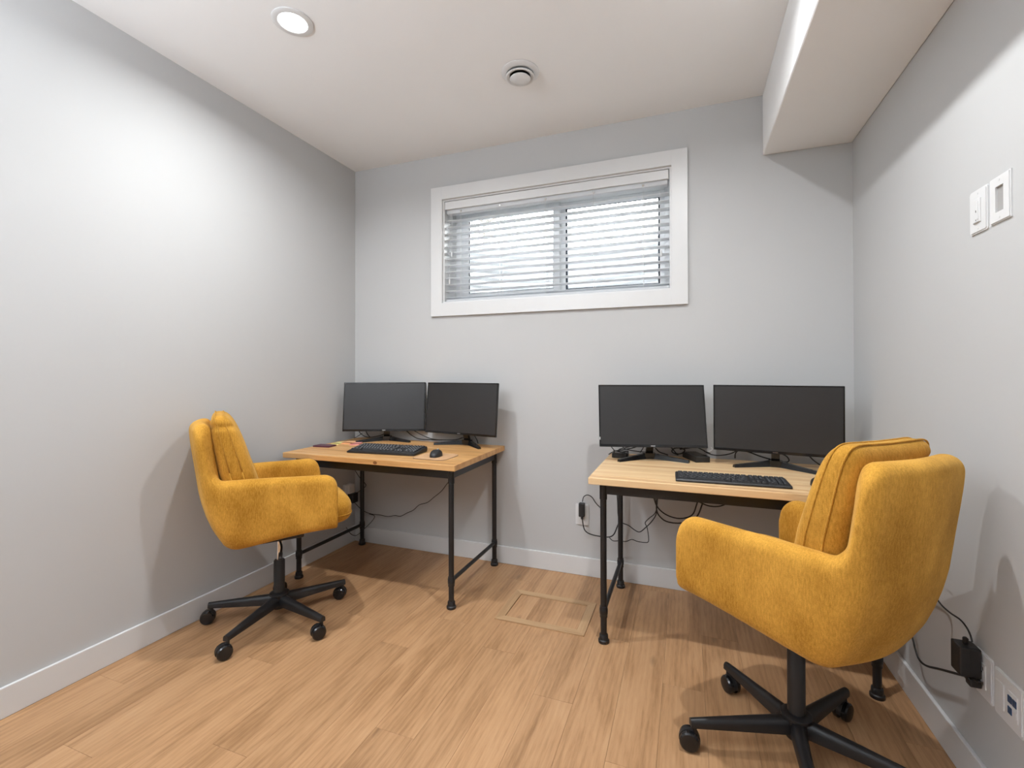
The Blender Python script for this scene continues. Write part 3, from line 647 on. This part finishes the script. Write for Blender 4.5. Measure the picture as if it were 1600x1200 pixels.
cable('monitor_cable', 'lower black cable swag between the two honey desk monitors', ypts(2.685, (634, 672), (643, 680), (654, 685.5), (672, 687), (700, 687.5), (714, 686.5), (722, 684)), 0.0032)
cable('monitor_cable', 'upper black cable swag between the two honey desk monitors', ypts(2.67, (647, 673), (660, 680), (674, 685.5), (690, 687.3), (710, 687.3), (724, 684)), 0.0030)
cable('monitor_cable', 'black cable beside the neck of the mouse pad monitor', ypts(2.68, (741, 680), (745, 687), (747, 693)), 0.0028)
# right desk, on top
cable('monitor_cable', 'black cable arching over the small black box', ypts(2.60, (951, 710), (956, 707), (965, 704), (978, 702), (992, 699), (1003, 694)), 0.0030)
cable('monitor_cable', 'black cable dropping onto the small black box', ypts(2.585, (955, 698), (960, 704), (963, 709)), 0.0026)
cable('monitor_cable', 'second black cable arching over the small black box', ypts(2.62, (964, 707), (968, 702), (980, 699), (994, 696)), 0.0026)
cable('monitor_cable', 'black cable between the black box and the monitor neck', ypts(2.64, (972, 697), (976, 701), (985, 703.5), (1002, 706), (1012, 706)), 0.0026)
cable('monitor_cable', 'black cable slanting behind the stand by the black box', ypts(2.63, (1007, 696), (1003, 703), (1000, 707)), 0.0026)
cable('monitor_cable', 'black cable trailing from the monitor neck to the dock', ypts(2.62, (1024, 700), (1030, 706), (1038, 709), (1044, 711)), 0.0032)
cable('monitor_cable', 'tangled black cable behind the docking box', ypts(2.66, (1047, 697), (1053, 704), (1058, 709), (1066, 708), (1070, 703), (1062, 700), (1053, 701), (1050, 706), (1060, 711)), 0.0034, k=5)
cable('monitor_cable', 'black cable resting on the docking box', ypts(2.66, (1062, 702), (1076, 700), (1088, 699), (1100, 704), (1110, 709)), 0.0032)
cable('monitor_cable', 'black cable swag between the two pale desk monitors', ypts(2.63, (1098, 703), (1108, 709), (1120, 711.5), (1134, 710.5), (1145, 707.5), (1152, 703)), 0.0030)
cable('monitor_cable', 'black cable hooking down onto the pale desk top', ypts(2.60, (1164, 703), (1153, 704.5), (1149, 709), (1148.5, 716)), 0.0032)
cable('monitor_cable', 'black cable running to the neck of the switch wall monitor', ypts(2.59, (1160, 703.5), (1172, 707), (1188, 713), (1205, 718)), 0.0034)
cable('monitor_cable', 'black cable loop beside the neck of the switch wall monitor', ypts(2.60, (1221, 709), (1229, 713), (1233, 719), (1229, 722), (1220, 721)), 0.0030)
cable('monitor_cable', 'black cable hanging under the right edge of the switch wall monitor', ypts(2.56, (1264, 712), (1272, 720), (1282, 727), (1292, 733)), 0.0030)
cable('white_cable', 'thin white cable on the pale desk by the docking box', ypts(2.64, (1102, 704), (1108, 705.5), (1113, 702), (1111, 699)), 0.0024, M_WCABLE)
# right desk, below
cable('power_cable', 'black cord arching from the slim adapter to the pale desk leg', ypts(2.70, (910, 784), (912, 776.5), (918, 773.5), (925, 777), (931, 786), (938, 793), (944, 796), (946.5, 790), (947, 775), (947, 765)), 0.0026)
cable('power_cable', 'thick black cord looping below the slim adapter', ypts(2.69, (909.5, 806), (910.5, 816), (913, 827), (919, 833), (929, 836.5), (941, 838.5), (952, 839), (959, 835), (964, 824), (968, 812), (970, 790), (970, 765)), 0.0034)
cable('power_cable', 'black cable sagging in a pointed loop under the pale desk', ypts(2.67, (963.5, 765), (965, 785), (966, 806), (971, 816), (982, 821), (993, 829), (1000, 831), (1008, 825), (1018, 815), (1025, 804), (1026, 790), (1024, 776)), 0.0028, k=4)
cable('power_cable', 'black cable hanging in a square loop near the baseboard', ypts(2.68, (952, 840), (958, 845), (968, 845), (978, 846), (987, 843), (996, 846), (1006, 847.5), (1012.5, 847), (1013.5, 840), (1011, 824), (1008, 817), (1014, 810), (1024, 801), (1027, 785), (1026, 772)), 0.0024, k=4)
cable('power_cable', 'upper heavy black cable curving behind the chair arm', ypts(2.66, (1020, 772), (1026, 790), (1036, 801), (1050, 808), (1066, 810), (1082, 804), (1090, 784)), 0.0036)
cable('power_cable', 'lower heavy black cable curving behind the chair arm', ypts(2.59, (1028, 772), (1026, 797), (1034, 810), (1046, 816), (1066, 817), (1088, 808), (1098, 786)), 0.0036)
cable('power_cable', 'small black cable loop peeking below the pale desk apron', ypts(2.50, (1085, 780), (1098, 787), (1110, 791), (1124, 791), (1138, 786), (1146, 780)), 0.0032)
# right wall
def xpts(x, *uv): return [at_x(u, v, x) for u, v in uv]
cable('power_cable', 'thin black cord rising from the wall adapter on the switch wall', [at_x(1519, 1003, XR-0.034), at_x(1516, 992, XR-0.034), at_x(1510, 980, XR-0.038), at_x(1500, 968, XR-0.042), at_x(1484, 957, XR-0.046), at_x(1470, 944, XR-0.05), at_x(1462, 930, XR-0.05), at_x(1455, 900, XR-0.04), Vector((0.735, 2.30, 0.45)), Vector((0.735, 2.55, 0.66))], 0.0024)
cable('power_cable', 'flat black cord running from the plug along the switch wall baseboard', [at_x(1531, 1066, XR-0.026), at_x(1515, 1058, XR-0.028), at_x(1496, 1053, XR-0.028), at_x(1470, 1046, XR-0.028), at_x(1447, 1040, XR-0.028), at_x(1436, 1030, XR-0.03), at_x(1430, 1014, XR-0.03), at_x(1426, 998, XR-0.03), Vector((0.748, 2.12, 0.33)), Vector((0.748, 2.45, 0.18))], lambda t: 0.0042-0.0018*t)

# ------------------------------------------------------------------ floor access hatch
t = thing('floor_hatch', 'flush wooden access hatch frame set on the plank floor', 'floor hatch', (-0.660, 2.253, 0))
X, Y, B = 0.220, 0.160, 0.040
for o_, i_ in ((((-X, -Y), (X, -Y)), ((X-B, -Y+B), (-X+B, -Y+B))), (((X, -Y), (X, Y)), ((X-B, Y-B), (X-B, -Y+B))), (((X, Y), (-X, Y)), ((-X+B, Y-B), (X-B, Y-B))), (((-X, Y), (-X, -Y)), ((-X+B, -Y+B), (-X+B, Y-B)))):
    bm = bmesh.new(); prism(bm, list(o_)+list(i_), 0.0, 0.0055); obj('frame_strip', bm, M_HATCHX if o_[0][1] == o_[1][1] else M_HATCH, t)
for i, (a, b) in enumerate(((-X+B+0.003, -0.075), (-0.075, 0.075), (0.075, X-B-0.003))):
    obj('panel_plank', bbox(-(b-a)/2+0.0005, (b-a)/2-0.0005, -Y+B+0.003, Y-B-0.003, 0.0002, 0.0022), M_FLOOR, t, False, ((a+b)/2, 0, 0))

# ------------------------------------------------------------------ office chairs
def smoothstep(a, b, x):
    t_ = min(1, max(0, (x-a)/(b-a))); return t_*t_*(3-2*t_)
def chair_shell():
    # outer half widths front and back, arm front, back face, corner radius, wall thickness
    WF, WB, YFR, YBK, RC, TH, LEAN = 0.287, 0.225, 0.217, -0.311, 0.072, 0.072, 0.038
    ZA, ZT, ZBF, ZBB = 0.735, 0.986, 0.473, 0.420
    half = []; L1 = YFR-(YBK+RC); n1 = 60
    for i in range(n1+1):
        f = i/n1; half.append((WF+(WB-WF)*f, YFR-L1*f))
    for i in range(1, 31):
        a = math.radians(90*i/30); half.append((WB-RC+RC*math.cos(a), YBK+RC-RC*math.sin(a)))
    for i in range(1, 13): half.append(((WB-RC)*(1-i/12), YBK-0.018*math.sin(math.pi/2*i/12)))
    path = half+[(-x, y) for x, y in reversed(half[:-1])]
    n = len(path); sec = []; dist = [0.0]
    for a, b in zip(path, path[1:]): dist.append(dist[-1]+math.hypot(b[0]-a[0], b[1]-a[1]))
    tot = dist[-1]
    for i, (x, y) in enumerate(path):
        a, b = path[max(0, i-1)], path[min(n-1, i+1)]; tx, ty = b[0]-a[0], b[1]-a[1]; l_ = math.hypot(tx, ty)
        nx, ny = ty/l_, -tx/l_
        if nx*x+ny*(y+0.05) > 0: nx, ny = -nx, -ny
        s = min(dist[i], tot-dist[i]); e = s-L1-0.042
        za = ZA-0.005*math.cos(math.pi*min(1, s/L1)); rf = 0.062
        if s < rf: za = za-rf+math.sqrt(max(0, rf*rf-(rf-s)**2))
        rb = 0.085
        if e <= 0: zt = za+0.022*smoothstep(-0.04, 0, e)
        else:
            zb_ = ZT-rb+math.sqrt(max(0, rb*rb-(rb-min(rb, e))**2)); zt = za+0.022+(zb_-za-0.022)*smoothstep(0, 0.012, e)
        zb = ZBF+(ZBB-ZBF)*smoothstep(0.0, L1+0.12, s)
        back = smoothstep(L1*0.35, L1+RC, s); bxw = smoothstep(0, L1+RC, s)
        sc_ = []
        def place(d, z):
            lw = max(0.0, (0.70-z)/0.30)**1.66
            lean = smoothstep(L1-0.02, L1+RC, s)*LEAN*smoothstep(0.62, 1.0, z)
            return Vector(((x+nx*d)*(1-0.148*lw*bxw), y+ny*d-lean+back*0.10*lw, z))
        hr = TH/2
        sc_.append(place(0.110, zb)); sc_.append(place(0.050, zb)); sc_.append(place(0.020, zb+0.007)); sc_.append(place(0.005, zb+0.026))
        for k in range(1, 9): sc_.append(place(0, zb+0.03+(zt-hr-zb-0.03)*k/9))
        for k in range(0, 9):
            a_ = math.pi*k/8; sc_.append(place(hr-hr*math.cos(a_), zt-hr+hr*math.sin(a_)))
        for k in range(8, -1, -1): sc_.append(place(TH, zb+0.03+(zt-hr-zb-0.03)*k/9))
        sc_.append(place(0.110, zb+0.03))
        sec.append(sc_)
    bm = bmesh.new(); loft(bm, sec)
    rings = []                                    # underside pan between the two sides
    for i in range(n//2+1):
        a_, b_ = sec[i][1].copy(), sec[n-1-i][1].copy()
        if (a_-b_).length > 0.03: rings.append([a_, b_, b_+Vector((0, 0, 0.04)), a_+Vector((0, 0, 0.04))])
    loft(bm, rings)
    return bm
def pad(w, d, h, p=0.30, nu=40, nv=24, f=None):
    """puffy cushion: superellipsoid with half sizes w, d, h, optional shaping f(Vector)->Vector"""
    bm = bmesh.new(); sg = lambda c, e: math.copysign(abs(c)**e, c)
    rings = []
    for j in range(1, nv):
        b = -math.pi/2+math.pi*j/nv; r = []
        for i in range(nu):
            a = 2*math.pi*i/nu
            P = Vector((w*sg(math.cos(b), p)*sg(math.cos(a), p), d*sg(math.sin(b), 0.75), h*sg(math.cos(b), p)*sg(math.sin(a), p)))
            r.append(f(P) if f else P)
        rings.append(r)
    loft(bm, rings); return bm
def chair_parts(t, coltop):
    sh = obj('shell', chair_shell(), M_MUSTARD, t, True)
    rm = sh.modifiers.new('r', 'REMESH'); rm.mode = 'VOXEL'; rm.voxel_size = 0.0075; rm.use_smooth_shade = True
    s_ = sh.modifiers.new('s', 'SMOOTH'); s_.factor = 0.5; s_.iterations = 10
    # seat cushion: boxed edge with a domed top, standing proud of the arm fronts
    def seat_f(P):
        q_ = Vector((P.x, P.z, P.y))   # the pad's y is its thickness
        q_.x *= 1-0.26*smoothstep(0.0, -0.25, q_.y)
        q_.z += (0.020 if q_.z > 0 else 0)*(1-(q_.x/0.25)**2)
        return q_+Vector((0, 0.060, 0.527))
    so = obj('seat_cushion', pad(0.220, 0.062, 0.252, 0.34, 56, 22, seat_f), M_MUSTARD, t, True)
    bm = bmesh.new()
    ring_ = [seat_f(Vector((0.2195*math.copysign(abs(math.cos(a))**0.34, math.cos(a)), -0.010, 0.2515*math.copysign(abs(math.sin(a))**0.34, math.sin(a))))) for a in [2*math.pi*i/96 for i in range(97)]]
    tube(bm, ring_, 0.0032, 6, 1); obj('piping', bm, M_MUSTARD, so, True)
    # back cushion: two puffs with a crease between, thin folded top edge with peaked corners
    def back_f(P):
        x, y, z = P.x, P.y, P.z; f = (z+0.245)/0.49            # 0 bottom, 1 top
        y *= 1-0.38*max(0, f)**2.2
        cr = math.exp(-((z-0.060)/0.012)**2); y *= 1-0.30*cr*(1 if y > 0 else 0.2); x *= 1-(0.075 if x > 0 else 0.012)*cr
        c2 = math.exp(-((z-0.190)/0.010)**2)*smoothstep(0.06, 0.19, x); y *= 1-0.18*c2; x *= 1-0.035*c2
        x *= 1-0.17*smoothstep(0.02, -0.20, z)
        z2 = z+0.016*smoothstep(0.10, 0.24, z)*(abs(x)/0.19)**3
        return Vector((x, -0.176-0.26*(z2+0.03)+y, 0.770+z2))
    bo = obj('back_cushion', pad(0.190, 0.078, 0.245, 0.30, 120, 40, back_f), M_MUSTARD, t, True)
    bm = bmesh.new(); pr = []
    for yo in (0.022, -0.030):
        pr = [back_f(Vector((0.1900*math.copysign(abs(math.cos(a))**0.30, math.cos(a)), yo, 0.2450*math.copysign(abs(math.sin(a))**0.30, math.sin(a))))) for a in [2*math.pi*i/96 for i in range(97)]]
        tube(bm, pr, 0.0026, 6, 1)
    obj('piping', bm, M_MUSTARD, bo, True)
    # mechanism
    obj('seat_plate', bbox(-0.085, 0.085, -0.10, 0.10, 0.405, 0.432, 0.006, 2), M_BLACKP, t)
    bm = bmesh.new(); cyl(bm, (0, 0, 0.285), (0, 0, 0.410), 0.0140, n=20); obj('gas_lift', bm, M_CHROME, t, True, angle=40)
    bm = bmesh.new(); lathe(bm, [(0.0250, 0.085), (0.0250, coltop-0.005), (0.0225, coltop-0.001), (0.014, coltop)], 28); obj('column', bm, M_BLACKP, t, True, angle=40)
    return t
def star_base(t, ang0, casters, rad=0.318):
    bm = bmesh.new(); lathe(bm, [(0.030, 0.060), (0.034, 0.066), (0.036, 0.118), (0.044, 0.124), (0.044, 0.132), (0.036, 0.137), (0.026, 0.138)], 30); obj('hub', bm, M_BLACK, t, True, angle=35)
    for k in range(5):
        a = ang0+2*math.pi*k/5; d = Vector((math.cos(a), math.sin(a), 0)); s = Vector((-d.y, d.x, 0)); z = Vector((0, 0, 1))
        bm = bmesh.new(); rings = []
        for f in [i/8 for i in range(9)]:
            p = d*(0.026+(rad-0.020)*f); wd = 0.021*(1-f)+0.0115*f; zt = 0.126-0.028*f; zb = 0.078+0.000*f; zb = zb*(1-f)+0.074*f
            pr = [(-1, 0.0), (-1, 0.6), (-0.72, 0.88), (-0.25, 1), (0.25, 1), (0.72, 0.88), (1, 0.6), (1, 0.0)]
            rings.append([p+s*(wd*u_)+z*(zb+(zt-zb)*v_) for u_, v_ in pr])
        loft(bm, rings); arm = obj('base_arm', bm, M_BLACK, t, True, angle=50)
        e = d*(rad-0.006); ca = casters[k]
        cst_d = Vector((math.cos(ca), math.sin(ca), 0)); ax = Vector((-cst_d.y, cst_d.x, 0)); wc = e+cst_d*0.014+z*0.0310
        bm = bmesh.new(); cyl(bm, e+z*0.055, e+z*0.080, 0.0080, n=12)
        hood = []
        for i in range(13):
            b_ = math.radians(-10+200*i/12); hood.append(wc+cst_d*(0.0325*math.cos(b_))+z*(0.0325*math.sin(b_)))
        inn = [wc+(h_-wc)*0.85 for h_ in hood]
        rr_ = [[h_-ax*0.0070, h_+ax*0.0070, i_+ax*0.0070, i_-ax*0.0070] for h_, i_ in zip(hood, inn)]
        loft(bm, rr_); c_ = obj('caster', bm, M_BLACKP, t, True, angle=40)
        for sd_ in (-1, 1):
            c0 = wc+ax*(sd_*0.0075); bm2 = bmesh.new(); cyl(bm2, c0, c0+ax*(sd_*0.011), 0.0310, 0.0305, 32); cyl(bm2, c0+ax*(sd_*0.011), c0+ax*(sd_*0.016), 0.0305, 0.0265, 32)
            cyl(bm2, c0+ax*(sd_*0.016), c0+ax*(sd_*0.018), 0.0265, 0.018, 32)
            obj('wheel', bm2, M_BLACKG, c_, True, angle=35)
def office_chair(label, x, y, yaw, base_ang, lever, cast, coltop):
    t = thing('office_chair', label, 'chair', (x, y, 0), yaw, None)
    chair_parts(t, coltop); star_base(t, base_ang-yaw, [math.radians(d_)-yaw for d_ in cast])
    s = lever
    bm = bmesh.new(); tube(bm, [(s*0.02, 0.0, 0.388), (s*0.10, 0.0, 0.384), (s*0.16, -0.01, 0.372)], 0.0050, 8); lv = obj('lever', bm, M_BLACKP, t, True)
    bm = bmesh.new(); tube(bm, [(s*0.155, -0.009, 0.373), (s*0.20, -0.015, 0.362)], 0.009, 10, 3); obj('lever_grip', bm, M_BLACKP, lv, True)
    return t
office_chair('mustard chenille office chair turned towards the honey pine desk', -1.864, 1.726, -0.655, math.radians(-9.5), 1, (239, 199, 267, 219, 247), 0.292)
office_chair('mustard chenille office chair turned towards the pale pine desk', 0.319, 1.680, 0.757, math.radians(52), 1, (232, 301, 181, 161, 189), 0.335)
